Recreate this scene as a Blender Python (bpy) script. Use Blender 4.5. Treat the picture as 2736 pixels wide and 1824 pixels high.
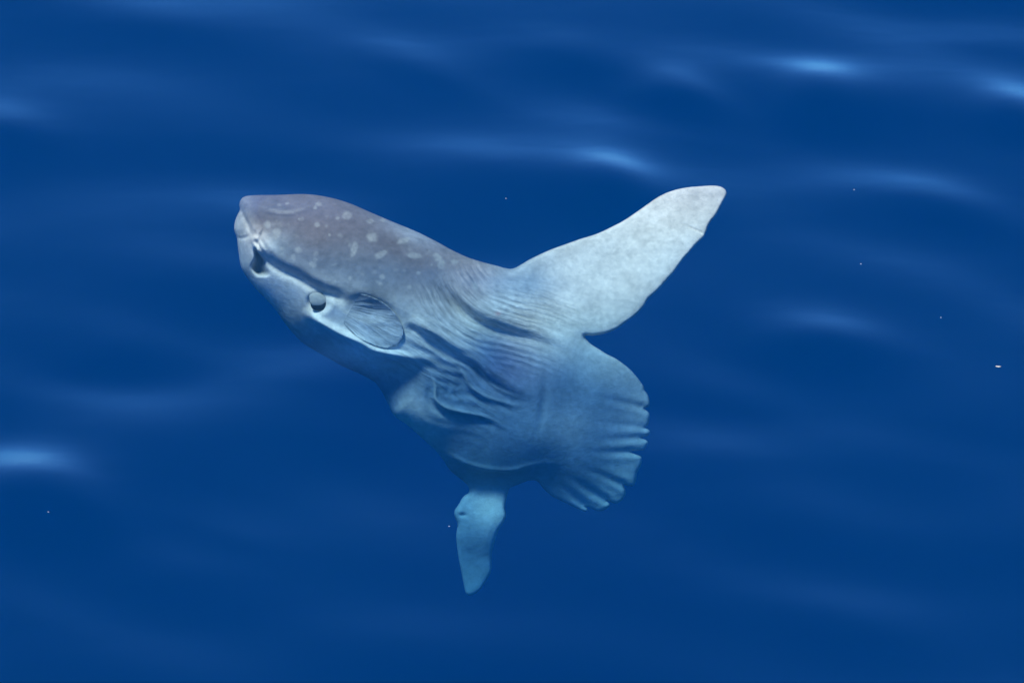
import bpy, math, random
import numpy as np
from mathutils import Vector, Matrix
from mathutils.geometry import delaunay_2d_cdt

# ------------------------------------------------------------------ scene, camera, sky, sun
for o in list(bpy.data.objects):
    bpy.data.objects.remove(o)
scene = bpy.context.scene
COL = scene.collection

PITCH = math.radians(24.0)            # the lens looks 24 degrees below the horizontal
DIST = 14.0
FISH_Z = -0.355                        # depth of the fish's middle
K = 0.00083                           # metres per unit of the fish drawing

cam_d = bpy.data.cameras.new('camera')
cam = bpy.data.objects.new('camera', cam_d)
COL.objects.link(cam)
cam.location = (0.0, -DIST * math.cos(PITCH), FISH_Z + DIST * math.sin(PITCH))
cam.rotation_euler = (math.pi / 2 - PITCH, 0, 0)
cam_d.sensor_width = 36.0
cam_d.lens = 36.0 * DIST / (2736 * K)
cam_d.clip_start = 0.1
cam_d.clip_end = 20000
scene.camera = cam

SUN_TO = Vector((-0.28, -0.24, 0.93)).normalized()
sun_el = math.asin(SUN_TO.z)
sun_az = math.atan2(SUN_TO.x, SUN_TO.y)
world = bpy.data.worlds.new('World')
scene.world = world
world.use_nodes = True
wn = world.node_tree
bg = wn.nodes['Background']
sky = wn.nodes.new('ShaderNodeTexSky')
sky.sky_type = 'NISHITA'
sky.sun_disc = False
sky.sun_elevation = sun_el
sky.sun_rotation = sun_az
sky.air_density = 0.6
sky.ozone_density = 10.0
sky.dust_density = 0.0
wn.links.new(sky.outputs[0], bg.inputs[0])
bg.inputs[1].default_value = 0.15

sun_d = bpy.data.lights.new('sun', 'SUN')
sun_d.energy = 2.9
sun_d.angle = math.radians(11.0)     # the rippled surface spreads the sunlight below it
sun_d.color = (1.0, 0.955, 0.89)
sun = bpy.data.objects.new('sun', sun_d)
COL.objects.link(sun)
sun.location = SUN_TO * 60
sun.rotation_euler = SUN_TO.to_track_quat('Z', 'Y').to_euler()

vs = scene.view_settings
vs.view_transform = 'Standard'
vs.look = 'None'
vs.exposure = 0.50
vs.gamma = 1.0
vs.use_curve_mapping = False
scene.render.engine = 'CYCLES'
scene.cycles.use_denoising = True
scene.cycles.max_bounces = 8
scene.cycles.use_adaptive_sampling = True
scene.cycles.adaptive_threshold = 0.02
scene.cycles.volume_bounces = 3
scene.cycles.diffuse_bounces = 3
scene.cycles.transparent_max_bounces = 16

random.seed(4)
rng = np.random.default_rng(4)


# ------------------------------------------------------------------ helpers
class Nodes:
    def __init__(self, name):
        self.m = bpy.data.materials.new(name)
        self.m.use_nodes = True
        self.t = self.m.node_tree
        self.t.nodes.clear()
        self.out = self.t.nodes.new('ShaderNodeOutputMaterial')

    def n(self, kind, **kw):
        nd = self.t.nodes.new(kind)
        for k, v in kw.items():
            if k.startswith('i_'):
                nd.inputs[k[2:].replace('_', ' ')].default_value = v
            else:
                setattr(nd, k, v)
        return nd

    def l(self, a, b):
        self.t.links.new(a, b)

    def math(self, op, a, b=None, c=None):
        nd = self.t.nodes.new('ShaderNodeMath')
        nd.operation = op
        for i, v in enumerate((a, b, c)):
            if v is None:
                continue
            if isinstance(v, (int, float)):
                nd.inputs[i].default_value = v
            else:
                self.t.links.new(v, nd.inputs[i])
        return nd.outputs[0]

    def mix(self, fac, a, b, blend='MIX'):
        nd = self.t.nodes.new('ShaderNodeMix')
        nd.data_type = 'RGBA'
        nd.blend_type = blend
        for i, v in ((0, fac), (6, a), (7, b)):
            if isinstance(v, (int, float)):
                nd.inputs[i].default_value = v
            elif isinstance(v, tuple):
                nd.inputs[i].default_value = v
            else:
                self.t.links.new(v, nd.inputs[i])
        return nd.outputs[2]


def link(name, mesh, mat=None, parent=None):
    o = bpy.data.objects.new(name, mesh)
    COL.objects.link(o)
    if mat:
        mesh.materials.append(mat)
    if parent:
        o.parent = parent
    return o


def tag(o, label=None, cat=None, group=None, kind=None):
    for k, v in (('label', label), ('category', cat), ('group', group), ('kind', kind)):
        if v:
            o[k] = v


def smooth(mesh):
    mesh.polygons.foreach_set('use_smooth', [True] * len(mesh.polygons))


# ------------------------------------------------------------------ the sea: surface sheet and the water under it
def view_to_sea(u, v, z=0.0):
    """A place on the sea, given as a place on the fish drawing seen along the lens."""
    R = cam.rotation_euler.to_matrix()
    d = R @ Vector(((u - 1368) * K, (912 - v) * K, -DIST))
    t = (z - cam.location.z) / d.z
    p = cam.location + d * t
    return p.x, p.y


# crests: (u, v, half length, half width, height) ; the far side of a crest mirrors the low sky
CRESTS = [
    (1800, 258, 150, 28, 1.6, 0.2), (2190, 286, 120, 34, 1.05, 0.04), (2715, 326, 130, 32, 1.15, 0.12),
    (1640, 525, 125, 34, 1.05, 0.16), (120, 1352, 190, 36, 1.45, 0.13), (580, 1410, 190, 24, 0.55, 0.25),
    (2540, 555, 180, 28, 0.6, 0.28), (20, 350, 130, 24, 0.5, 0.2), (310, 945, 180, 26, 0.8, 0.02),
    (2190, 925, 170, 24, 1.0, 0.05), (1120, 190, 190, 26, 0.42, 0.35), (2150, 95, 260, 30, 0.3, 0.08),
    (860, 1010, 210, 30, 0.42, 0.1), (2560, 1120, 220, 26, 0.35, 0.15), (1430, 1010, 190, 34, 0.30, 0.12),
    (2290, 1660, 220, 30, 0.35, 0.2), (1930, 1220, 160, 24, 0.35, 0.05), (420, 60, 200, 26, 0.3, 0.15),
    (1950, 1060, 160, 24, 0.4, 0.1), (2650, 110, 160, 24, 0.25, 0.1), (1530, 150, 150, 24, 0.35, 0.25), (1250, 425, 190, 26, 0.2, 0.2), (2400, 290, 150, 22, 0.25, 0.1),
    (40, 1620, 200, 26, 0.3, 0.2), 
]
CR = []
for (u, v, hl, hw, a, tilt) in CRESTS:
    x, y = view_to_sea(u, v)
    sx = hl * K
    sy = hw * K / math.sin(PITCH)
    CR.append((x, y, sx, sy, a, -tilt / math.sin(PITCH)))


def sea_height(x, y):
    h = np.zeros_like(x)
    r = np.random.default_rng(11)
    for i in range(26):
        lam = r.uniform(0.32, 1.0)
        th = r.normal(0.35, 0.60)
        k = 2 * np.pi / lam
        kx, ky = k * math.sin(th), k * math.cos(th)
        a = 0.0125 / k
        h += a * np.sin(kx * x + ky * y + r.uniform(0, 6.28))
    for (cx, cy, sx, sy, a, tilt) in CR:
        dx = x - cx
        dy = (y - cy) - tilt * dx
        far, near = 2.8 * sy, 2.0 * sy         # long back, short steep face
        w = np.where(dy > 0, far, near)
        h += 0.112 * a * far / 0.858 * np.exp(-(dx / sx) ** 2 - (dy / w) ** 2)
    return h


def build_sea():
    xs = np.concatenate([-np.geomspace(3000, 2.4, 26), np.linspace(-2.2, 2.2, 200), np.geomspace(2.4, 3000, 26)])
    ys = np.concatenate([-np.geomspace(3000, 2.9, 26), np.linspace(-2.7, 4.0, 330), np.geomspace(4.2, 4000, 26)])
    X, Y = np.meshgrid(xs, ys)
    Z = sea_height(X, Y)
    fade = np.exp(-np.clip(np.hypot(X, Y) - 6, 0, None) / 6)
    Z *= fade
    nx, ny = len(xs), len(ys)
    co = np.stack([X, Y, Z], -1).reshape(-1, 3)
    i = np.arange(nx * ny).reshape(ny, nx)
    f = np.stack([i[:-1, :-1], i[:-1, 1:], i[1:, 1:], i[1:, :-1]], -1).reshape(-1, 4)
    me = bpy.data.meshes.new('water_surface')
    me.from_pydata(co.tolist(), [], f.tolist())
    smooth(me)
    M = Nodes('sea_skin')
    noise = M.n('ShaderNodeTexNoise', i_Scale=9.0, i_Detail=2.0, i_Roughness=0.45)
    geo = M.n('ShaderNodeNewGeometry')
    mp = M.n('ShaderNodeMapping')
    mp.inputs['Scale'].default_value = (0.55, 1.0, 1.0)
    mp.inputs['Rotation'].default_value = (0, 0, 0.25)
    M.l(geo.outputs['Position'], mp.inputs[0])
    M.l(mp.outputs[0], noise.inputs['Vector'])
    bump = M.n('ShaderNodeBump', i_Strength=0.045, i_Distance=0.02)
    M.l(noise.outputs[0], bump.inputs['Height'])
    # mirror strength of sea water as a lens with a polarising filter sees it: weak from above, strong at a grazing angle
    lw = M.n('ShaderNodeLayerWeight', i_Blend=0.5)
    M.l(bump.outputs[0], lw.inputs['Normal'])
    n2 = 1.34 ** 2
    c = M.math('SUBTRACT', 1.0, lw.outputs['Facing'])
    t = M.math('SQRT', M.math('ADD', M.math('MULTIPLY', c, c), n2 - 1))
    a = M.math('MULTIPLY', c, n2)
    q = M.math('DIVIDE', M.math('SUBTRACT', t, a), M.math('ADD', t, a))
    rp = M.math('MULTIPLY', q, q)
    q = M.math('DIVIDE', M.math('SUBTRACT', c, t), M.math('ADD', c, t))
    rs = M.math('MULTIPLY', q, q)
    fr = M.math('MINIMUM', M.math('ADD', M.math('MULTIPLY', rp, 2.0), M.math('MULTIPLY', rs, 0.08)), 1.0)
    gl = M.n('ShaderNodeBsdfGlossy', i_Roughness=0.10)
    gl.inputs['Color'].default_value = (0.46, 0.80, 1.0, 1)
    M.l(bump.outputs[0], gl.inputs['Normal'])
    tr = M.n('ShaderNodeBsdfTransparent')
    mx = M.n('ShaderNodeMixShader')
    M.l(fr, mx.inputs[0])
    M.l(tr.outputs[0], mx.inputs[1])
    M.l(gl.outputs[0], mx.inputs[2])
    M.l(mx.outputs[0], M.out.inputs['Surface'])
    o = link('water_surface', me, M.m)
    tag(o, 'clear deep blue sea surface with soft gentle ripples', 'water', kind='structure')

    # body of water: a closed box, volume only
    s, b = 2500.0, -60.0
    v = [(x, y, z) for z in (b, 0.03) for x, y in ((-s, -s), (s, -s), (s, s), (-s, s))]
    f = [(3, 2, 1, 0), (4, 5, 6, 7), (0, 1, 5, 4), (1, 2, 6, 5), (2, 3, 7, 6), (3, 0, 4, 7)]
    me = bpy.data.meshes.new('seawater')
    me.from_pydata(v, [], f)
    V = Nodes('sea_water')
    sc = V.n('ShaderNodeVolumeScatter')
    ab = V.n('ShaderNodeVolumeAbsorption')
    add = V.n('ShaderNodeAddShader')
    S = WATER_S
    A = WATER_A
    sd = max(S)
    sc.inputs['Color'].default_value = (S[0] / sd, S[1] / sd, S[2] / sd, 1)
    sc.inputs['Density'].default_value = sd
    ad = max(A)
    ab.inputs['Color'].default_value = (1 - A[0] / ad, 1 - A[1] / ad, 1 - A[2] / ad, 1)
    ab.inputs['Density'].default_value = ad
    V.l(sc.outputs[0], add.inputs[0])
    V.l(ab.outputs[0], add.inputs[1])
    V.l(add.outputs[0], V.out.inputs['Volume'])
    o = link('seawater', me, V.m)
    tag(o, 'deep clear blue seawater fading into the dark', 'water', kind='structure')


WATER_S = (0.0005, 0.047, 0.070)       # scattering per metre
WATER_A = (0.80, 0.270, 0.084)        # absorption per metre
build_sea()

# ------------------------------------------------------------------ the sunfish
# Outline of the fish seen square on, in drawing units (K metres each), clockwise from the snout.
BACK = [(644, 534), (656, 525), (685, 522), (746, 521), (813, 519), (867, 525), (928, 541), (994, 569), (1058, 596), (1116, 620),
        (1170, 647), (1208, 668), (1252, 688), (1297, 702), (1329, 710), (1351, 716), (1374, 716)]
DORSAL = [(1418, 691), (1469, 667), (1520, 648), (1554, 636), (1595, 623), (1632, 606), (1670, 586), (1700, 566), (1731, 544),
          (1765, 521), (1799, 506), (1836, 497), (1877, 493), (1911, 491), (1932, 494), (1945, 502), (1949, 511), (1943, 525), (1932, 545),
          (1921, 567), (1912, 578), (1898, 598), (1893, 612), (1889, 621), (1885, 630), (1874, 641), (1859, 655), (1843, 674), (1831, 687), (1819, 702), (1807, 720), (1795, 734), (1781, 750), (1765, 768),
          (1748, 784), (1731, 800), (1721, 817), (1704, 836), (1690, 848), (1673, 860), (1646, 879), (1615, 891), (1588, 896), (1563, 898)]
TAIL = [(1577, 917), (1600, 932), (1622, 946), (1646, 958), (1670, 975), (1687, 990), (1702, 1007), (1712, 1020), (1721, 1034), (1722, 1042), (1730, 1052), (1735, 1064), (1737, 1076), (1735, 1086),
        (1728, 1088), (1722, 1091), (1727, 1096), (1735, 1103), (1737, 1114), (1735, 1126), (1731, 1138), (1722, 1142), (1731, 1146), (1738, 1152), (1736, 1162), (1727, 1166), (1714, 1169),
        (1726, 1175), (1733, 1183), (1728, 1194), (1721, 1203), (1705, 1204), (1687, 1207), (1700, 1214), (1714, 1221), (1716, 1236), (1711, 1250), (1704, 1264), (1701, 1282), (1695, 1298),
        (1684, 1300), (1668, 1296), (1672, 1308), (1673, 1322), (1668, 1332), (1660, 1341), (1649, 1347), (1636, 1344), (1622, 1338), (1632, 1350), (1624, 1360), (1609, 1367), (1594, 1366), (1578, 1358), (1566, 1354), (1573, 1364), (1564, 1369), (1548, 1363), (1530, 1355),
        (1503, 1341), (1476, 1328), (1452, 1306), (1435, 1286), (1418, 1284), (1398, 1290), (1378, 1298)]
ANAL = [(1361, 1307), (1353, 1335), (1349, 1357), (1352, 1377), (1347, 1394), (1332, 1419), (1322, 1447), (1314, 1481), (1313, 1519), (1309, 1538),
        (1297, 1558), (1284, 1578), (1269, 1591), (1254, 1596), (1244, 1591), (1238, 1568), (1232, 1536), (1225, 1499), (1220, 1461), (1218, 1429), (1222, 1404),
        (1215, 1384), (1213, 1367), (1224, 1350), (1237, 1328), (1252, 1316)]
BELLY = [(1250, 1300), (1231, 1281), (1204, 1260), (1184, 1230), (1163, 1203), (1126, 1169), (1088, 1135), (1054, 1111), (1037, 1080), (1020, 1046), (1000, 1020), (960, 998),
         (915, 978), (880, 958), (851, 942), (810, 917), (784, 891), (758, 859), (739, 831), (714, 802), (685, 773), (660, 741), (644, 713), (637, 671),
         (633, 636), (626, 614), (628, 592), (636, 572), (642, 560), (640, 548)]
OUTLINE = BACK + DORSAL + TAIL + ANAL + BELLY


def catmull(pts, step, closed=False):
    P = np.array(pts, float)
    n = len(P)
    out = []
    rngi = range(n if closed else n - 1)
    for i in rngi:
        if closed:
            p0, p1, p2, p3 = P[i - 1], P[i], P[(i + 1) % n], P[(i + 2) % n]
        else:
            p0, p1, p2, p3 = P[max(i - 1, 0)], P[i], P[i + 1], P[min(i + 2, n - 1)]
        m = max(1, int(np.hypot(*(p2 - p1)) / step))
        for j in range(m):
            t = j / m
            out.append(0.5 * ((2 * p1) + (-p0 + p2) * t + (2 * p0 - 5 * p1 + 4 * p2 - p3) * t * t + (-p0 + 3 * p1 - 3 * p2 + p3) * t ** 3))
    if not closed:
        out.append(P[-1])
    return np.array(out)


def curve_coords(pts, Q, step=10):
    """Signed distance (positive = left of travel on screen, i.e. above a curve drawn left to right) and run 0..1 along the curve."""
    C = catmull(pts, step)
    a, b = C[:-1], C[1:]
    seg = b - a
    ln = np.hypot(seg[:, 0], seg[:, 1])
    cum = np.concatenate([[0], np.cumsum(ln)])
    best = np.full(len(Q), 1e9)
    sd = np.zeros(len(Q))
    run = np.zeros(len(Q))
    for i in range(len(a)):
        w = Q - a[i]
        t = np.clip((w @ seg[i]) / (ln[i] ** 2), 0, 1)
        d = w - t[:, None] * seg[i]
        dist = np.hypot(d[:, 0], d[:, 1])
        sgn = np.where(seg[i][0] * w[:, 1] - seg[i][1] * w[:, 0] < 0, 1.0, -1.0)
        m = dist < best
        best[m] = dist[m]
        sd[m] = (dist * sgn)[m]
        run[m] = ((cum[i] + t * ln[i]) / cum[-1])[m]
    return sd, run


def ends(run, a=0.12, b=0.12):
    return sstep(0, a * 1.4, run) * sstep(0, b * 1.4, 1 - run)


def inside(poly, Q):
    x, y = Q[:, 0], Q[:, 1]
    r = np.zeros(len(Q), bool)
    P = np.array(poly)
    for (x0, y0), (x1, y1) in zip(P, np.roll(P, -1, 0)):
        c = (y0 > y) != (y1 > y)
        xi = x0 + (y - y0) * (x1 - x0) / (y1 - y0 + 1e-12)
        r ^= c & (x < xi)
    return r


def edge_dist(poly, Q):
    P = np.array(poly)
    best = np.full(len(Q), 1e9)
    for p, q in zip(P, np.roll(P, -1, 0)):
        s = q - p
        L = s @ s + 1e-9
        w = Q - p
        t = np.clip((w @ s) / L, 0, 1)
        d = w - t[:, None] * s
        best = np.minimum(best, d[:, 0] ** 2 + d[:, 1] ** 2)
    return np.sqrt(best)


def sstep(a, b, x):
    t = np.clip((x - a) / (b - a), 0, 1)
    return t * t * (3 - 2 * t)


def blend(ctrl, Q, c2=70.0, reg=4.0):
    """Smooth interpolation of control values (multiquadric)."""
    C = np.array([c[:2] for c in ctrl], float)
    V = np.array([c[2:] for c in ctrl], float)
    m = V.mean(0)
    D = np.sqrt(((C[:, None] - C[None]) ** 2).sum(-1) + c2 * c2)
    wts = np.linalg.solve(D - reg * np.eye(len(C)), V - m)
    out = np.tile(m, (len(Q), 1))
    for c, w in zip(C, wts):
        out += np.sqrt(((Q - c) ** 2).sum(1) + c2 * c2)[:, None] * w
    lo, hi = V.min(0), V.max(0)
    return np.clip(out, lo - 0.1 * np.abs(lo), hi)


# ---- broad form: (u, v, middle depth toward the viewer, half thickness, edge rounding width)
FORM = [
    (660, 545, 20, 60, 46), (650, 620, 10, 70, 46), (690, 600, 30, 90, 60), (760, 560, 20, 100, 60), (780, 650, 30, 130, 80), (740, 760, 10, 120, 90),
    (860, 560, 10, 100, 60), (880, 650, 30, 140, 90), (850, 760, 30, 150, 110), (800, 860, 0, 120, 110), (980, 620, 5, 110, 60), (1000, 720, 30, 150, 100),
    (960, 860, 30, 150, 120), (900, 940, -10, 110, 110), (1120, 660, -5, 90, 50), (1130, 760, 15, 125, 90), (1120, 880, 20, 140, 120), (1080, 1000, 0, 110, 110),
    (1240, 720, -10, 70, 40), (1260, 800, 0, 95, 70), (1240, 920, 5, 115, 90), (1200, 1040, -10, 105, 90), (1110, 1100, 0, 100, 70), (1150, 1140, -10, 90, 70),
    (1340, 740, -20, 50, 30), (1380, 830, -10, 60, 40), (1380, 930, -5, 80, 60), (1340, 1050, -10, 85, 80), (1300, 1160, -30, 75, 80), (1210, 1190, -45, 70, 80),
    (1470, 870, -20, 34, 20), (1480, 960, -10, 55, 34), (1480, 1080, -10, 50, 40), (1450, 1180, -25, 50, 40), (1380, 1230, -45, 48, 40), (1300, 1260, -60, 40, 40),
    (1540, 900, -20, 24, 14), (1600, 980, -15, 24, 14), (1600, 1080, -15, 24, 14), (1590, 1180, -30, 22, 14), (1540, 1270, -55, 22, 14),
    (1690, 1060, -25, 11, 9), (1690, 1150, -35, 11, 9), (1680, 1250, -60, 11, 9), (1620, 1330, -85, 10, 9), (1540, 1340, -95, 10, 9), (1460, 1300, -85, 18, 14),
    (1450, 740, -52, 20, 12), (1560, 690, -95, 18, 12), (1660, 640, -130, 15, 10), (1760, 580, -160, 13, 9), (1860, 530, -185, 11, 8), (1930, 505, -195, 9, 8),
    (1560, 820, -25, 16, 9), (1660, 780, -35, 13, 9), (1760, 700, -80, 11, 8), (1860, 610, -140, 10, 8), (1620, 880, 0, 11, 8),
    (1300, 1308, -96, 24, 22), (1240, 1350, -85, 20, 16), (1325, 1372, -60, 15, 12), (1270, 1420, -84, 15, 12), (1265, 1500, -125, 12, 10), (1265, 1570, -145, 9, 8),
]

# ---- folds: curves drawn left to right; 'step' raises the side above the curve
VALLEY = [(1170, 715), (1184, 742), (1198, 768), (1223, 806), (1258, 838), (1303, 863), (1367, 883), (1431, 900), (1500, 925), (1580, 965)]
FLANK = [(1080, 866), (1130, 897), (1192, 936), (1258, 975), (1303, 1016), (1367, 1056), (1440, 1085)]
GROOVE = [(690, 664), (714, 689), (758, 717), (803, 737), (841, 761), (886, 781), (918, 797), (940, 808)]
CHEEK = [(800, 832), (822, 850), (867, 880), (915, 906), (962, 926), (994, 945), (1042, 957), (1122, 970), (1184, 982)]
FOLD1 = [(1128, 992), (1150, 1008), (1159, 1035), (1158, 1062), (1176, 1086), (1208, 1100), (1255, 1110), (1300, 1120), (1330, 1135), (1370, 1165)]
FOLD2 = [(1200, 974), (1226, 988), (1238, 1003), (1246, 1026), (1271, 1050), (1310, 1069), (1367, 1085), (1420, 1092)]
FOLD3 = [(1262, 975), (1284, 996), (1303, 1024), (1335, 1047), (1383, 1066), (1430, 1072)]
LOWRIDGE = [(1150, 1180), (1190, 1216), (1231, 1240), (1272, 1255), (1326, 1264), (1374, 1264), (1410, 1254), (1459, 1246), (1520, 1250)]
TAILBASE = [(1475, 965), (1459, 1012), (1453, 1070), (1441, 1138), (1415, 1195)]
SNOUT = [(644, 556), (655, 580), (667, 602), (678, 622), (690, 640)]
BROW = [(675, 540), (700, 552), (739, 563), (784, 566), (815, 556), (845, 545)]
PECT = [(899, 818), (918, 801), (940, 792), (978, 788), (1026, 808), (1058, 837), (1077, 869), (1081, 898), (1064, 920), (1036, 930), (1004, 923), (962, 902), (930, 873), (905, 842)]
TAILRAYS = [[(1470, 1060), (1600, 1062), (1722, 1090)], [(1500, 1120), (1620, 1130), (1722, 1142)], [(1490, 1170), (1600, 1175), (1714, 1169)], [(1470, 1190), (1580, 1208), (1687, 1207)],
            [(1450, 1215), (1560, 1250), (1668, 1297)], [(1430, 1230), (1530, 1280), (1622, 1339)], [(1420, 1245), (1500, 1300), (1566, 1355)]]


def mouth(Q):
    """Opening of the mouth: a tapered slot, wide at the lower end."""
    t = np.clip((Q[:, 1] - 662) / 76, 0, 1)
    cx = 688 + 14 * t
    w = 5 + 15 * sstep(0.05, 0.75, t) - 4 * t
    e = np.abs(Q[:, 0] - cx + 2.5 * np.sin(Q[:, 1] / 7)) / w
    return np.exp(-e ** 3) * sstep(658, 682, Q[:, 1]) * (1 - sstep(724, 742, Q[:, 1]))


def detail(Q):
    """Relief on the side that is turned up: folds, grooves, mouth, eye socket."""
    z = np.zeros(len(Q))

    def step(c, a, w, L, ea=0.12, eb=0.2):
        s, r = curve_coords(c, Q)
        return a * ends(r, ea, eb) * (0.5 + 0.5 * np.tanh(s / w)) * np.exp(-np.clip(s, 0, None) / L)

    def groove(c, a, w, ea=0.15, eb=0.15):
        s, r = curve_coords(c, Q)
        return -a * ends(r, ea, eb) * np.exp(-(s / w) ** 2)

    # brow overhanging the crease between mouth and gill fin
    z += step(GROOVE, 30, 7, 42, 0.1, 0.2)
    z += groove(GROOVE, 26, 15, 0.1, 0.12)
    # cheek ridge over the hollow belly
    z += step(CHEEK, 34, 8, 60, 0.12, 0.35)
    s, r = curve_coords(CHEEK, Q)
    z += 25 * ends(r, .15, .3) * np.exp(-((s - 12) / 10) ** 2)
    z -= 10 * ends(r, .1, .4) * np.exp(-((s + 34) / 30) ** 2)
    # pocket that holds the gill fin
    d = np.hypot((Q[:, 0] - 995) / 95, (Q[:, 1] - 852) / 60)
    z -= 20 * np.exp(-d ** 3) + 8 * np.exp(-(((Q[:, 0] - 1005) / 50) ** 2 + ((Q[:, 1] - 836) / 26) ** 2))
    z += step([(895, 822), (912, 806), (940, 793), (978, 788), (1026, 806), (1058, 834), (1080, 866), (1090, 895)], 10, 9, 40, 0.2, 0.25)
    # muscle bulge of the top fin with the valley below
    z += step(VALLEY, 30, 12, 110, 0.12, 0.35)
    s, r = curve_coords(VALLEY, Q)
    z -= (24 * sstep(0.05, 0.22, r) * (1 - sstep(0.3, 0.75, r)) + 5) * ends(r, .1, .3) * np.exp(-((s + 6) / 20) ** 2)
    # groove running off the gill fin along the flank
    z += groove(FLANK, 11, 11, 0.06, 0.3)
    s, r = curve_coords(FLANK, Q)
    z += 15 * ends(r, .1, .3) * np.exp(-((s - 24) / 18) ** 2)
    for c, a, w in ((FOLD1, 10, 5), (FOLD2, 6, 5), (FOLD3, 5, 5)):  # wavy bands of refracting water, put into the relief as folds
        z += step(c, a, w, 26, 0.2, 0.35)
        s, r = curve_coords(c, Q)
        z += 0.6 * a * ends(r, .2, .4) * np.exp(-((s - 6) / 4.5) ** 2)
        z -= 0.6 * a * ends(r, .2, .4) * np.exp(-((s + 10) / 9) ** 2)
    s, r = curve_coords(FLANK, Q)
    m = ends(r, .12, .4) * sstep(-120, -30, s) * (1 - sstep(30, 80, s))
    z += 1.8 * m * np.sin(s / 3.8 + 1.8 * np.sin(r * 9) + 0.9 * np.sin(Q[:, 0] / 23 + Q[:, 1] / 31))  # finer refraction bands, shaped into the flank
    s, r = curve_coords(VALLEY, Q)
    m = ends(r, .1, .4) * sstep(-120, -40, s) * (1 - sstep(-30, -8, s))
    z += 1.5 * m * np.sin(s / 2.6 + 2.0 * np.sin(r * 7) + 0.8 * np.sin(Q[:, 0] / 19 - Q[:, 1] / 27))
    m = ends(r, .1, .4) * sstep(20, 45, s) * (1 - sstep(90, 150, s))
    z += 1.1 * m * np.sin(s / 2.4 + 2.0 * np.sin(r * 6 + 1) + 0.8 * np.sin(Q[:, 0] / 21 - Q[:, 1] / 25))
    s, r = curve_coords(FOLD1, Q)
    m = ends(r, .15, .3) * (np.exp(-((s - 45) / 32) ** 2) + 0.6 * np.exp(-((s + 45) / 25) ** 2))
    z += 1.3 * m * np.sin(s / 4.4 + 1.4 * np.sin(r * 8) + 0.8 * np.sin(Q[:, 0] / 27 - Q[:, 1] / 19))  # refraction bands beside the lower folds, also in the shape
    s, r = curve_coords(LOWRIDGE, Q)
    z += ends(r, .25, .3) * (20 * (0.5 + 0.5 * np.tanh(s / 8)) * np.exp(-np.clip(s, 0, None) / 45) + 5 * np.exp(-((s - 8) / 7) ** 2))
    # hinge of the tail
    s, r = curve_coords(TAILBASE, Q)
    z += ends(r, .4, .4) * (-4.5 * np.exp(-(s / 12) ** 2) + 1.5 * np.exp(-((s - 28) / 20) ** 2))
    for c, g in zip(TAILRAYS, (0.4, 0.22, 0.3, 0.45, 0.45, 0.6, 0.5)):
        s, r = curve_coords(c, Q)
        z -= 8.0 * g * sstep(0.3, 0.98, r) * np.exp(-(s / 9) ** 2)
        z += 4.5 * g * sstep(0.4, 0.98, r) * np.exp(-((np.abs(s) - 18) / 10) ** 2)
    # snout: split between upper and lower lip, brow fold, mouth
    z += groove(SNOUT, 12, 6, 0.1, 0.25)
    z += groove([(628, 634), (645, 638), (660, 636), (676, 628)], 6, 4, 0.1, 0.25)
    s, r = curve_coords(SNOUT, Q)
    z += ends(r, .15, .2) * 9 * (0.5 + 0.5 * np.tanh(s / 5)) * np.exp(-np.clip(s, 0, None) / 35)
    s, r = curve_coords(BROW, Q)
    z += ends(r, .3, .3) * (-12 * (0.5 + 0.5 * np.tanh(s / 6)) * np.exp(-np.clip(s, 0, None) / 26) + 7 * np.exp(-((s + 6) / 6) ** 2))
    z -= 48 * mouth(Q)
    for (x, y, a, b, h, th) in ((690, 664, 5, 19, 19, -0.55), (704, 660, 5, 17, 15, -0.5), (687, 639, 9, 8, 15, 0), (699, 622, 4, 14, 9, 0.3), (676, 618, 4, 12, 7, -0.4), (718, 652, 12, 24, 13, -0.6), (664, 640, 16, 30, 8, 0.1)):
        dx, dy = Q[:, 0] - x, Q[:, 1] - y
        c, s_ = math.cos(th), math.sin(th)
        e = ((c * dx - s_ * -dy * -1) / a) ** 2 if False else ((dx * c + dy * s_) / a) ** 2 + ((-dx * s_ + dy * c) / b) ** 2
        z += h * np.exp(-e)
    # eye socket
    d = np.hypot((Q[:, 0] - 858) / 30, (Q[:, 1] - 807) / 27)
    z += -14 * np.exp(-d ** 4) + 1.5 * np.exp(-((d - 1.25) / 0.3) ** 2)
    # nick in the rear edge of the top fin
    s, r = curve_coords([(1812, 585), (1850, 607), (1868, 615), (1888, 625)], Q)
    z -= 7 * sstep(0.05, 0.6, r) * np.exp(-(s / 3.5) ** 2)
    z -= 9 * np.exp(-((Q[:, 0] - 1236) / 9) ** 2 - ((Q[:, 1] - 1377) / 5) ** 2)
    # slow waviness of the fins
    z += 1.0 * np.sin(Q[:, 0] / 47 + Q[:, 1] / 31) * np.sin(Q[:, 0] / 71 - Q[:, 1] / 53 + 1)
    z += 0.25 * np.sin(Q[:, 0] / 19 - Q[:, 1] / 23) * np.sin(Q[:, 0] / 29 + Q[:, 1] / 17)
    return z


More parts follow.
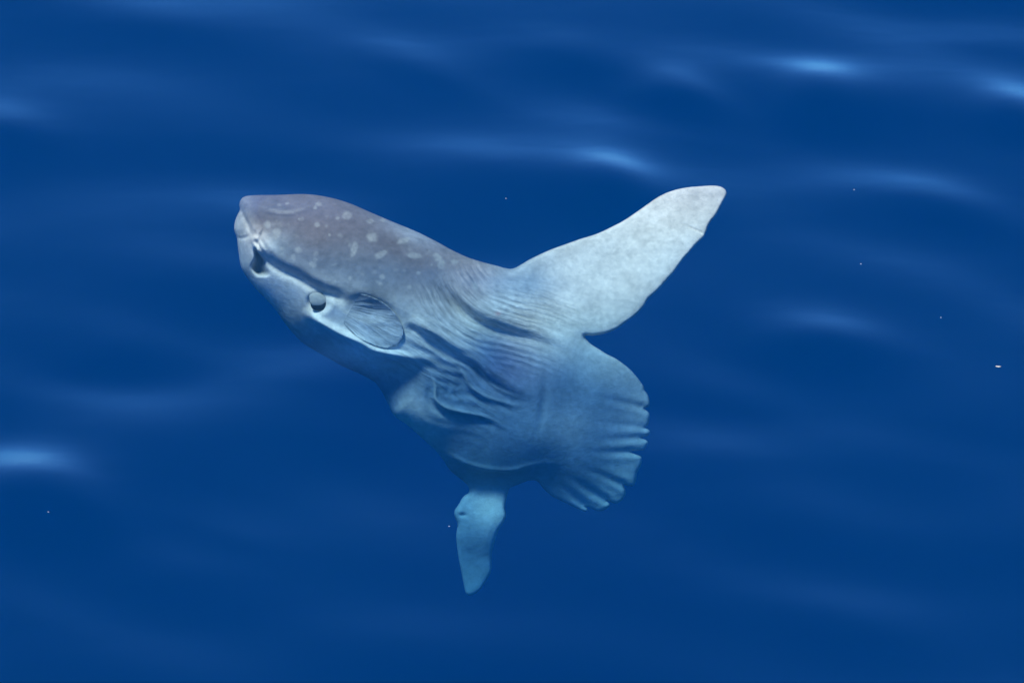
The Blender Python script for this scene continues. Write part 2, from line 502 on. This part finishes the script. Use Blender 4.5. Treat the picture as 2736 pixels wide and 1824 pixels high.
# ---- skin pigment (u, v, r, g, b)
GREY = (0.185, 0.165, 0.172)
PALE = (0.56, 0.555, 0.52)
WHITE = (0.82, 0.72, 0.61)
FINB = (0.80, 0.67, 0.55)
RIDGE = (0.86, 0.82, 0.74)  # pale cheek, whitened further as light on the upturned ridge
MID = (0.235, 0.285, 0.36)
SKIN = [
    (1062, 601) + (0.32, .33, .36), (1105, 619) + (.40, .42, .45), (1150, 641) + (.34, .34, .37),  # highlight along the back edge, put into the pigment
    (665, 540) + (0.24, .24, .27), (700, 590) + GREY, (740, 600) + GREY, (760, 535) + GREY, (860, 560) + GREY, (840, 640) + GREY, (960, 600) + GREY, (940, 700) + (0.21, .215, .23), (1060, 650) + GREY, (1050, 720) + (0.21, .215, .23),
    (900, 740) + (0.26, .27, .28), (780, 690) + (0.28, .29, .30), (830, 720) + (0.30, .31, .32), (990, 770) + (0.24, .25, .26), (1120, 690) + (0.2, .175, .175), (1200, 720) + (0.26, .225, .21), (1150, 755) + (0.25, .24, .24), (1095, 830) + PALE, (1160, 873) + PALE, (1060, 780) + (.3, .3, .3), (1120, 790) + (.36, .35, .34),
    (690, 645) + WHITE, (716, 655) + PALE, (640, 600) + PALE, (640, 660) + PALE, (660, 720) + PALE, (720, 765) + RIDGE, (790, 785) + RIDGE, (760, 825) + PALE, (840, 845) + RIDGE, (830, 840) + WHITE, (895, 886) + RIDGE, (960, 913) + RIDGE, (1020, 938) + RIDGE, (1100, 955) + PALE,
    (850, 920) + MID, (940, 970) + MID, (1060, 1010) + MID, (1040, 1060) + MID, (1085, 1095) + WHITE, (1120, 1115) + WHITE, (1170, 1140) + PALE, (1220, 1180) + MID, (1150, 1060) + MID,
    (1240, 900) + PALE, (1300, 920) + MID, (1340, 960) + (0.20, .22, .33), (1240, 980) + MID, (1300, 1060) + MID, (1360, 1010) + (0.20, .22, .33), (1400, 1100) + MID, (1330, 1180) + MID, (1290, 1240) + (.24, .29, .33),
    (1290, 740) + (0.40, .34, .31), (1270, 790) + (.46, .42, .39), (1340, 800) + PALE, (1300, 840) + PALE, (1400, 860) + FINB, (1480, 900) + WHITE, (1560, 930) + PALE, (1640, 975) + PALE,
    (1420, 760) + PALE, (1500, 720) + WHITE, (1600, 680) + WHITE, (1700, 640) + WHITE, (1800, 570) + WHITE, (1900, 520) + WHITE, (1700, 760) + FINB, (1600, 820) + FINB, (1800, 680) + WHITE, (1500, 800) + FINB,
    (1500, 1000) + MID, (1560, 1080) + MID, (1520, 1150) + (.44, .44, .46), (1640, 1060) + MID, (1700, 1120) + (.44, .44, .46), (1690, 1240) + PALE, (1600, 1240) + MID, (1600, 1320) + PALE, (1500, 1290) + MID,
    (1310, 1340) + WHITE, (1290, 1375) + WHITE, (1250, 1360) + PALE, (1270, 1410) + PALE, (1270, 1450) + PALE, (1265, 1540) + PALE, (1330, 1285) + (.18, .23, .28), (1240, 1280) + (.18, .23, .28),  # lit upper part of lower fin and water-dimmed stalk, both put into pigment
]
SPOTS = [(929, 577, 13, 12, 0), (996, 636, 15, 14, 0), (743, 625, 11, 17, 0.5), (854, 547, 9, 7, 0), (845, 556, 6, 6, 0), (852, 603, 8, 7, 0), (803, 671, 10, 9, 0), (950, 668, 9, 21, 0.2),
         (1020, 682, 20, 9, -0.5), (1079, 644, 18, 8, -0.3), (991, 592, 11, 6, 0.2), (1024, 588, 7, 6, 0), (1109, 684, 22, 8, 0.1), (1172, 691, 12, 9, 0), (1180, 707, 11, 13, 0), (1214, 699, 10, 8, 0), (1166, 682, 9, 6, 0),
         (1025, 741, 8, 7, 0), (1020, 760, 6, 6, 0), (790, 690, 7, 9, 0), (719, 603, 10, 12, 0.6), (841, 709, 11, 9, 0), (758, 666, 5, 6, 0), (1095, 768, 7, 6, 0), (905, 584, 6, 5, 0), (805, 588, 5, 4, 0),
         (1120, 730, 6, 5, 0), (1058, 797, 5, 5, 0), (1270, 766, 8, 14, -0.4), (1110, 845, 9, 6, 0), (940, 745, 6, 6, 0), (885, 630, 4, 4, 0), (1090, 610, 5, 4, 0), (770, 545, 6, 4, 0)]


def outline_dense():
    return catmull(OUTLINE, 5.0, True)


def make_body(parent, mat):
    poly = outline_dense()
    P = [tuple(p) for p in poly]
    n0 = len(P)
    st = 3.6
    xs = np.arange(620, 1955, st)
    ys = np.arange(485, 1600, st * 0.866)
    X, Y = np.meshgrid(xs, ys)
    X = X + (np.arange(len(ys)) % 2)[:, None] * st / 2
    Q = np.stack([X.ravel(), Y.ravel()], 1)
    Q = Q[inside(P, Q)]
    Q = Q[edge_dist(P, Q) > st * 0.6]
    allv = [Vector(p) for p in P] + [Vector((float(a), float(b))) for a, b in Q]
    edges = [(i, (i + 1) % n0) for i in range(n0)]
    V, E, F, ov, oe, of = delaunay_2d_cdt(allv, edges, [], 1, 1e-4)
    UV = np.array([(v.x, v.y) for v in V])
    bd = np.array([any(j < n0 for j in src) for src in ov])
    ed = edge_dist(P, UV)
    ed[bd] = 0
    form = blend(FORM, UV)
    mid, H, W = form[:, 0], form[:, 1], form[:, 2]
    t = np.clip(ed / W, 0, 1)
    prof = np.sqrt(np.clip(1 - (1 - t) ** 2, 0, 1))
    # fuller towards the middle of the trunk than the rounding alone gives
    front = mid + H * (0.72 * prof + 0.28 * np.clip(ed / (W * 2.2), 0, 1) ** 0.8)
    det = detail(UV)
    front += det * sstep(0, 10, ed)
    back = mid - H * prof * 0.9
    N = len(UV)
    idx_back = np.arange(N)
    inner = np.where(~bd)[0]
    idx_back[inner] = N + np.arange(len(inner))
    co = np.zeros((N + len(inner), 3))
    co[:N, 0] = (UV[:, 0] - 1368) * K
    co[:N, 1] = (912 - UV[:, 1]) * K
    co[:N, 2] = np.where(bd, mid, front) * K
    co[N:, :2] = co[inner, :2]
    co[N:, 2] = back[inner] * K
    faces = []
    for f in F:
        a, b, c = f[:3]
        area = (UV[b, 0] - UV[a, 0]) * (UV[c, 1] - UV[a, 1]) - (UV[b, 1] - UV[a, 1]) * (UV[c, 0] - UV[a, 0])
        if area > 0:
            a, b, c = a, c, b
        faces.append((a, b, c))
        faces.append((int(idx_back[a]), int(idx_back[c]), int(idx_back[b])))
    me = bpy.data.meshes.new('body')
    me.from_pydata(co.tolist(), [], faces)
    smooth(me)
    # pigment
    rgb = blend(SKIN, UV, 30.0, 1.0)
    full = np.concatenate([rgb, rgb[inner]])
    UVa = np.concatenate([UV, UV[inner]])
    # mouth lining, its dark colour deepened to add shade inside the opening
    m = mouth(UVa)[:, None] * 0.85
    full = full * (1 - m) + np.array([0.05, 0.07, 0.10]) * m
    # sore left by a parasite at the root of the top fin
    m = np.exp(-(((UVa[:, 0] - 1331) / 8) ** 2 + ((UVa[:, 1] - 838) / 6) ** 2))[:, None] * 0.7
    full = full * (1 - m) + np.array([0.62, 0.34, 0.32]) * m
    rgba = np.concatenate([full, np.ones((len(full), 1))], 1)
    at = me.color_attributes.new('pigment', 'FLOAT_COLOR', 'POINT')
    at.data.foreach_set('color', rgba.ravel())

    def fa(name, val):
        a_ = me.attributes.new(name, 'FLOAT', 'POINT')
        a_.data.foreach_set('value', np.ascontiguousarray(val, dtype=np.float32))

    # pale round scars
    wob = 0.18 * np.sin(UVa[:, 0] / 3.1 + UVa[:, 1] / 4.3) + 0.16 * np.sin(UVa[:, 0] / 5.7 - UVa[:, 1] / 2.9)
    sp = np.zeros(len(UVa))
    for (x, y, a, b, th) in SPOTS:
        dx, dy = UVa[:, 0] - x, UVa[:, 1] - y
        c, s = math.cos(th), math.sin(th)
        e = np.hypot((dx * c + dy * s) / a, (-dx * s + dy * c) / b) + wob * 0.3
        sp = np.maximum(sp, 1 - sstep(0.55, 1.25, e))
    r_ = random.Random(8)
    for k in range(70):
        x, y = r_.uniform(690, 1230), r_.uniform(535, 800)
        if y > 690 + (x - 700) * 0.42 or y < 540 + (x - 800) * 0.36:
            continue
        q = r_.uniform(2.5, 7.5)
        e = np.hypot(UVa[:, 0] - x, (UVa[:, 1] - y) * r_.uniform(0.7, 1.4)) / q + wob * 0.5
        sp = np.maximum(sp, r_.uniform(0.15, 0.6) * (1 - sstep(0.4, 1.4, e)))
    s, r = curve_coords(BROW, UVa)
    for c_, g_ in ((FOLD1, 1.3), (FOLD2, 0.8), (FOLD3, 0.8), (LOWRIDGE, 0.7)):
        s2, r2 = curve_coords(c_, UVa)
        sp = np.maximum(sp, g_ * ends(r2, .2, .5) * np.exp(-((s2 - 5) / 4.0) ** 2))  # light caught on the fold rims, painted as pale lines
    sp = np.maximum(sp, 1.2 * ends(r, .5, .4) * np.exp(-((s + 2) / 5) ** 2))  # paler line along the brow fold
    fa('scar_glint', sp)
    # skin lines: a coordinate across the lines and where they show
    s, r = curve_coords(VALLEY, UVa)
    fa('line_top', s * 0.12)
    fa('run_top', r * 6.0)
    m1 = sstep(-150, -20, s) * (1 - sstep(70, 190, s)) * ends(r, .08, .3) * sstep(640, 700, UVa[:, 1])
    fa('line_top_mask', m1)
    s, r = curve_coords(FLANK, UVa)
    fa('line_flank', s * 0.10)
    fa('run_flank', r * 5.0)
    m2 = sstep(-170, -60, s) * (1 - sstep(20, 110, s)) * ends(r, .05, .35)
    fa('line_flank_mask', m2)
    fin = sstep(0, 1, np.clip((UVa[:, 0] - 1380 - (UVa[:, 1] - 720) * 0.5) / 120, 0, 1)) * (UVa[:, 1] < 905)
    fa('fin', fin)
    o = link('body', me, mat, parent)
    return o


def skin_material():
    M = Nodes('sunfish_skin')
    pig = M.n('ShaderNodeAttribute', attribute_name='pigment')
    scar_glint = M.n('ShaderNodeAttribute', attribute_name='scar_glint')
    ltm = M.n('ShaderNodeAttribute', attribute_name='line_top_mask')
    lfm = M.n('ShaderNodeAttribute', attribute_name='line_flank_mask')
    finm = M.n('ShaderNodeAttribute', attribute_name='fin')
    tc = M.n('ShaderNodeTexCoord')
    n1 = M.n('ShaderNodeTexNoise', i_Scale=16.0, i_Detail=5.0, i_Roughness=0.6)
    n2 = M.n('ShaderNodeTexNoise', i_Scale=70.0, i_Detail=4.0, i_Roughness=0.65)
    n3 = M.n('ShaderNodeTexNoise', i_Scale=240.0, i_Detail=2.0, i_Roughness=0.6)
    n5 = M.n('ShaderNodeTexNoise', i_Scale=30.0, i_Detail=2.0, i_Roughness=0.5)
    # streaks along the fin rays
    mp = M.n('ShaderNodeMapping')
    mp.inputs['Rotation'].default_value = (0, 0, math.radians(-38))
    mp.inputs['Scale'].default_value = (6, 48, 10)
    n4 = M.n('ShaderNodeTexNoise', i_Scale=1.0, i_Detail=4.0, i_Roughness=0.6)
    for n in (n1, n2, n3, n5):
        M.l(tc.outputs['Object'], n.inputs['Vector'])
    M.l(tc.outputs['Object'], mp.inputs[0])
    M.l(mp.outputs[0], n4.inputs['Vector'])

    def stripes(sname, rname, mask):
        sa = M.n('ShaderNodeAttribute', attribute_name=sname)
        ra = M.n('ShaderNodeAttribute', attribute_name=rname)
        w = M.math('MULTIPLY', M.math('SUBTRACT', n1.outputs[0], 0.5), 2.2)
        xyz = M.n('ShaderNodeCombineXYZ')
        M.l(M.math('ADD', sa.outputs['Fac'], w), xyz.inputs[0])
        M.l(ra.outputs['Fac'], xyz.inputs[1])
        st = M.n('ShaderNodeTexNoise', i_Scale=1.0, i_Detail=3.0, i_Roughness=0.55)
        M.l(xyz.outputs[0], st.inputs['Vector'])
        return M.math('MULTIPLY', M.math('MULTIPLY', M.math('SUBTRACT', st.outputs[0], 0.5), 2.6), mask)
    s1 = stripes('line_top', 'run_top', ltm.outputs['Fac'])
    s2 = stripes('line_flank', 'run_flank', lfm.outputs['Fac'])
    lines = M.math('ADD', s1, s2)
    # colour
    v1 = M.math('MULTIPLY_ADD', M.math('SUBTRACT', n1.outputs[0], 0.5), 0.75, 1.0)
    v2 = M.math('MULTIPLY_ADD', M.math('SUBTRACT', n2.outputs[0], 0.5), 0.8, 1.0)
    v4 = M.math('MULTIPLY_ADD', M.math('SUBTRACT', n4.outputs[0], 0.5), 0.30, 1.0)
    vl = M.math('MULTIPLY_ADD', lines, 0.62, 1.0)
    val = M.math('MULTIPLY', M.math('MULTIPLY', v1, v2), M.math('MULTIPLY', v4, vl))
    comb = M.n('ShaderNodeCombineColor')
    for i in range(3):
        M.l(val, comb.inputs[i])
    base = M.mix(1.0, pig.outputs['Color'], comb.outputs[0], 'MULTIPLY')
    sf = M.math('MULTIPLY', scar_glint.outputs['Fac'], M.math('MULTIPLY_ADD', n2.outputs[0], 1.0, -0.05))
    col = M.mix(sf, base, (0.50, 0.485, 0.43, 1))
    bs = M.n('ShaderNodeBsdfPrincipled')
    bs.inputs['Roughness'].default_value = 0.6
    bs.inputs['Specular IOR Level'].default_value = 0.12
    M.l(col, bs.inputs['Base Color'])
    # relief
    h = M.math('ADD', M.math('MULTIPLY', lines, 0.0016), M.math('MULTIPLY', n2.outputs[0], 0.0014))
    h = M.math('ADD', h, M.math('MULTIPLY', M.math('MULTIPLY', n4.outputs[0], finm.outputs['Fac']), 0.0012))
    h = M.math('ADD', h, M.math('MULTIPLY', n3.outputs[0], 0.0006))
    bp = M.n('ShaderNodeBump', i_Strength=0.8, i_Distance=1.0)
    M.l(h, bp.inputs['Height'])
    M.l(bp.outputs[0], bs.inputs['Normal'])
    M.l(bs.outputs[0], M.out.inputs['Surface'])
    return M.m


def plain(name, rgb, rough=0.5, var=0.3, scale=120.0, spec=0.2):
    M = Nodes(name)
    tc = M.n('ShaderNodeTexCoord')
    n = M.n('ShaderNodeTexNoise', i_Scale=scale, i_Detail=3.0)
    M.l(tc.outputs['Object'], n.inputs['Vector'])
    c = M.mix(n.outputs[0], tuple(x * (1 - var) for x in rgb) + (1,), tuple(min(1, x * (1 + var)) for x in rgb) + (1,))
    b = M.n('ShaderNodeBsdfPrincipled')
    b.inputs['Roughness'].default_value = rough
    b.inputs['Specular IOR Level'].default_value = spec
    M.l(c, b.inputs['Base Color'])
    M.l(b.outputs[0], M.out.inputs['Surface'])
    return M.m


def body_front(Q):
    Q = np.atleast_2d(np.array(Q, float))
    poly = [tuple(p) for p in outline_dense()]
    ed = edge_dist(poly, Q)
    f = blend(FORM, Q)
    t = np.clip(ed / f[:, 2], 0, 1)
    prof = np.sqrt(np.clip(1 - (1 - t) ** 2, 0, 1))
    z = f[:, 0] + f[:, 1] * (0.72 * prof + 0.28 * np.clip(ed / (f[:, 2] * 2.2), 0, 1) ** 0.8)
    return z + detail(Q) * sstep(0, 10, ed)


def make_pectoral(parent, mat):
    poly = catmull(PECT, 4.0, True)
    P = [tuple(p) for p in poly]
    n0 = len(P)
    X, Y = np.meshgrid(np.arange(890, 1090, 3.2), np.arange(780, 940, 3.2))
    Q = np.stack([X.ravel(), Y.ravel()], 1)
    Q = Q[inside(P, Q)]
    Q = Q[edge_dist(P, Q) > 2]
    allv = [Vector(p) for p in P] + [Vector((float(a), float(b))) for a, b in Q]
    V, E, F, ov, oe, of = delaunay_2d_cdt(allv, [(i, (i + 1) % n0) for i in range(n0)], [], 1, 1e-4)
    UV = np.array([(v.x, v.y) for v in V])
    bd = np.array([any(j < n0 for j in s) for s in ov])
    ed = edge_dist(P, UV)
    ed[bd] = 0
    # root near the eye, free edge to the rear
    along = np.clip(((UV[:, 0] - 905) * 0.86 + (UV[:, 1] - 815) * 0.5) / 180, 0, 1)
    bodyz = body_front(UV)
    # a smoothed base so that the fin spans the hollows
    ang = np.arctan2(UV[:, 1] - 812, UV[:, 0] - 880)
    ray = np.sin(ang * 31 + 1.5 * np.sin(ang * 7)) * (0.6 + 0.4 * np.sin(ang * 11 + 2))
    lift = -6.0 + 7.5 * sstep(0.04, 0.35, along) + 5 * along
    mid = bodyz + lift
    th = 1.0 * np.sqrt(np.clip(ed / 6, 0, 1))
    front = mid + th + ray * 0.8 * sstep(0.1, 0.4, along) * sstep(0, 8, ed)
    backz = mid - th
    N = len(UV)
    inner = np.where(~bd)[0]
    ib = np.arange(N)
    ib[inner] = N + np.arange(len(inner))
    co = np.zeros((N + len(inner), 3))
    co[:N, 0] = (UV[:, 0] - 1368) * K
    co[:N, 1] = (912 - UV[:, 1]) * K
    co[:N, 2] = np.where(bd, mid, front) * K
    co[N:, :2] = co[inner, :2]
    co[N:, 2] = backz[inner] * K
    faces = []
    for f in F:
        a, b, c = f[:3]
        area = (UV[b, 0] - UV[a, 0]) * (UV[c, 1] - UV[a, 1]) - (UV[b, 1] - UV[a, 1]) * (UV[c, 0] - UV[a, 0])
        if area > 0:
            b, c = c, b
        faces.append((a, b, c))
        faces.append((int(ib[a]), int(ib[c]), int(ib[b])))
    me = bpy.data.meshes.new('pectoral_fin')
    me.from_pydata(co.tolist(), [], faces)
    smooth(me)
    UVa = np.concatenate([UV, UV[inner]])
    pal = np.clip((UVa[:, 1] - 800 - (UVa[:, 0] - 940) * 0.28) / 75, 0, 1)[:, None]
    rgb = np.array([0.30, 0.33, 0.37]) * (1 - pal) + np.array([0.60, 0.60, 0.57]) * pal  # darker upper part: shade over the fin put into its pigment
    at = me.color_attributes.new('pigment', 'FLOAT_COLOR', 'POINT')
    at.data.foreach_set('color', np.concatenate([rgb, np.ones((len(rgb), 1))], 1).ravel())
    an = np.arctan2(UVa[:, 1] - 800, UVa[:, 0] - 850)
    rad = np.hypot(UVa[:, 1] - 800, UVa[:, 0] - 850)
    for nm, val in (('scar_glint', an * 0), ('line_top', an * 0), ('run_top', an * 0), ('line_top_mask', an * 0), ('line_flank', an * 17), ('run_flank', rad / 90), ('line_flank_mask', sstep(60, 120, rad)), ('fin', an * 0)):
        a_ = me.attributes.new(nm, 'FLOAT', 'POINT')
        a_.data.foreach_set('value', np.ascontiguousarray(val, dtype=np.float32))
    o = link('pectoral_fin', me, mat, parent)
    o['label'] = 'small rounded side fin folded against the flank behind the eye'
    return o


def dome(name, cx, cy, rx, ry, z0, h, th, mat, parent, n=28, m=10, notch=None):
    """A lens-shaped cap: round front, closed at the back."""
    vs_, fs = [(0, 0, h)], []
    for j in range(1, m + 1):
        a = j / m * math.pi * 0.62
        for i in range(n):
            b = 2 * math.pi * i / n
            wob = 1 + 0.05 * math.sin(3 * b + 1) + 0.03 * math.sin(5 * b)
            r = math.sin(a) * wob
            vs_.append((rx * r * math.cos(b), ry * r * math.sin(b), h * math.cos(a)))
    for i in range(n):
        fs.append((0, 1 + i, 1 + (i + 1) % n))
    for j in range(m - 1):
        for i in range(n):
            a = 1 + j * n + i
            b = 1 + j * n + (i + 1) % n
            fs.append((a, a + n, b + n, b))
    base = 1 + (m - 1) * n
    fs.append(tuple(base + i for i in reversed(range(n))))
    c, s = math.cos(th), math.sin(th)
    out = []
    for x, y, z in vs_:
        X, Y = x * c - y * s, x * s + y * c
        out.append(((cx + X - 1368) * K, (912 - cy + Y) * K, (z0 + z) * K))
    me = bpy.data.meshes.new(name)
    me.from_pydata(out, [], fs)
    smooth(me)
    return link(name, me, mat, parent)


def make_fish():
    root = bpy.data.objects.new('ocean_sunfish', None)
    COL.objects.link(root)
    root.location = (0, 0, FISH_Z)
    root.rotation_euler = cam.rotation_euler
    tag(root, 'pale grey ocean sunfish with a tall white top fin swimming just under the sea surface', 'fish')
    skin = skin_material()
    make_body(root, skin)
    make_pectoral(root, skin)
    z = float(body_front([(858, 807)])[0])
    eye = dome('eye', 859, 808, 27, 24, z + 2, 10, -0.25, plain('eye_dark', (0.03, 0.035, 0.05), 0.25, 0.3, 200, 0.4), root)
    eye['label'] = 'dark round eye half covered by a pale grey lid'
    dome('eyelid', 854, 801, 25, 19, z + 6, 9, -0.2, plain('eyelid_skin', (0.42, 0.42, 0.40), 0.6, 0.25, 160), eye)
    return root


fish = make_fish()


# ------------------------------------------------------------------ specks floating on the water
def flake(u, v, lx, ly, mat, seed):
    r = random.Random(seed)
    x, y = view_to_sea(u, v)
    z = float(sea_height(np.array([x]), np.array([y]))[0])
    n = 9
    top, bot = [], []
    for i in range(n):
        a = 2 * math.pi * i / n
        k = r.uniform(0.75, 1.15)
        top.append((lx * K * k * math.cos(a), ly * K * k * math.sin(a) * 1.6 + 0.15 * lx * K * math.cos(a) ** 2, 0.0))
    vs_ = [(0, 0, ly * K * 0.7)] + top + [(0, 0, -ly * K * 0.5)]
    fs = []
    for i in range(n):
        fs.append((0, 1 + i, 1 + (i + 1) % n))
        fs.append((n + 1, 1 + (i + 1) % n, 1 + i))
    me = bpy.data.meshes.new('flake')
    me.from_pydata(vs_, [], fs)
    o = link('floating_flake', me, mat)
    o.location = (x, y, z + ly * K * 0.3)
    o.rotation_euler = (0, 0, r.uniform(-0.3, 0.2))
    return o


fm = plain('flake_pale', (0.75, 0.70, 0.55), 0.6, 0.2, 300)
o = flake(2667, 983, 8, 2.0, fm, 1)
tag(o, 'small cream sliver floating alone on the open water', 'flake')
sm = plain('speck_white', (0.8, 0.8, 0.8), 0.5, 0.1, 300)
for i, (u, v) in enumerate([(2300, 710), (2514, 852), (130, 1401), (1200, 1401), (1352, 537), (2282, 511)]):
    o = flake(u, v, 1.6, 1.0, sm, 20 + i)
    o.name = 'floating_speck'
    if i == 3:
        tag(o, 'tiny white speck floating beside the lower fin of the fish', 'speck', 'tiny white specks on the water')
    elif i == 4:
        tag(o, 'tiny white speck floating between the back and the top fin of the fish', 'speck', 'tiny white specks on the water')
    else:
        tag(o, 'tiny white speck floating on open sea away from the fish', 'speck', 'tiny white specks on the water')
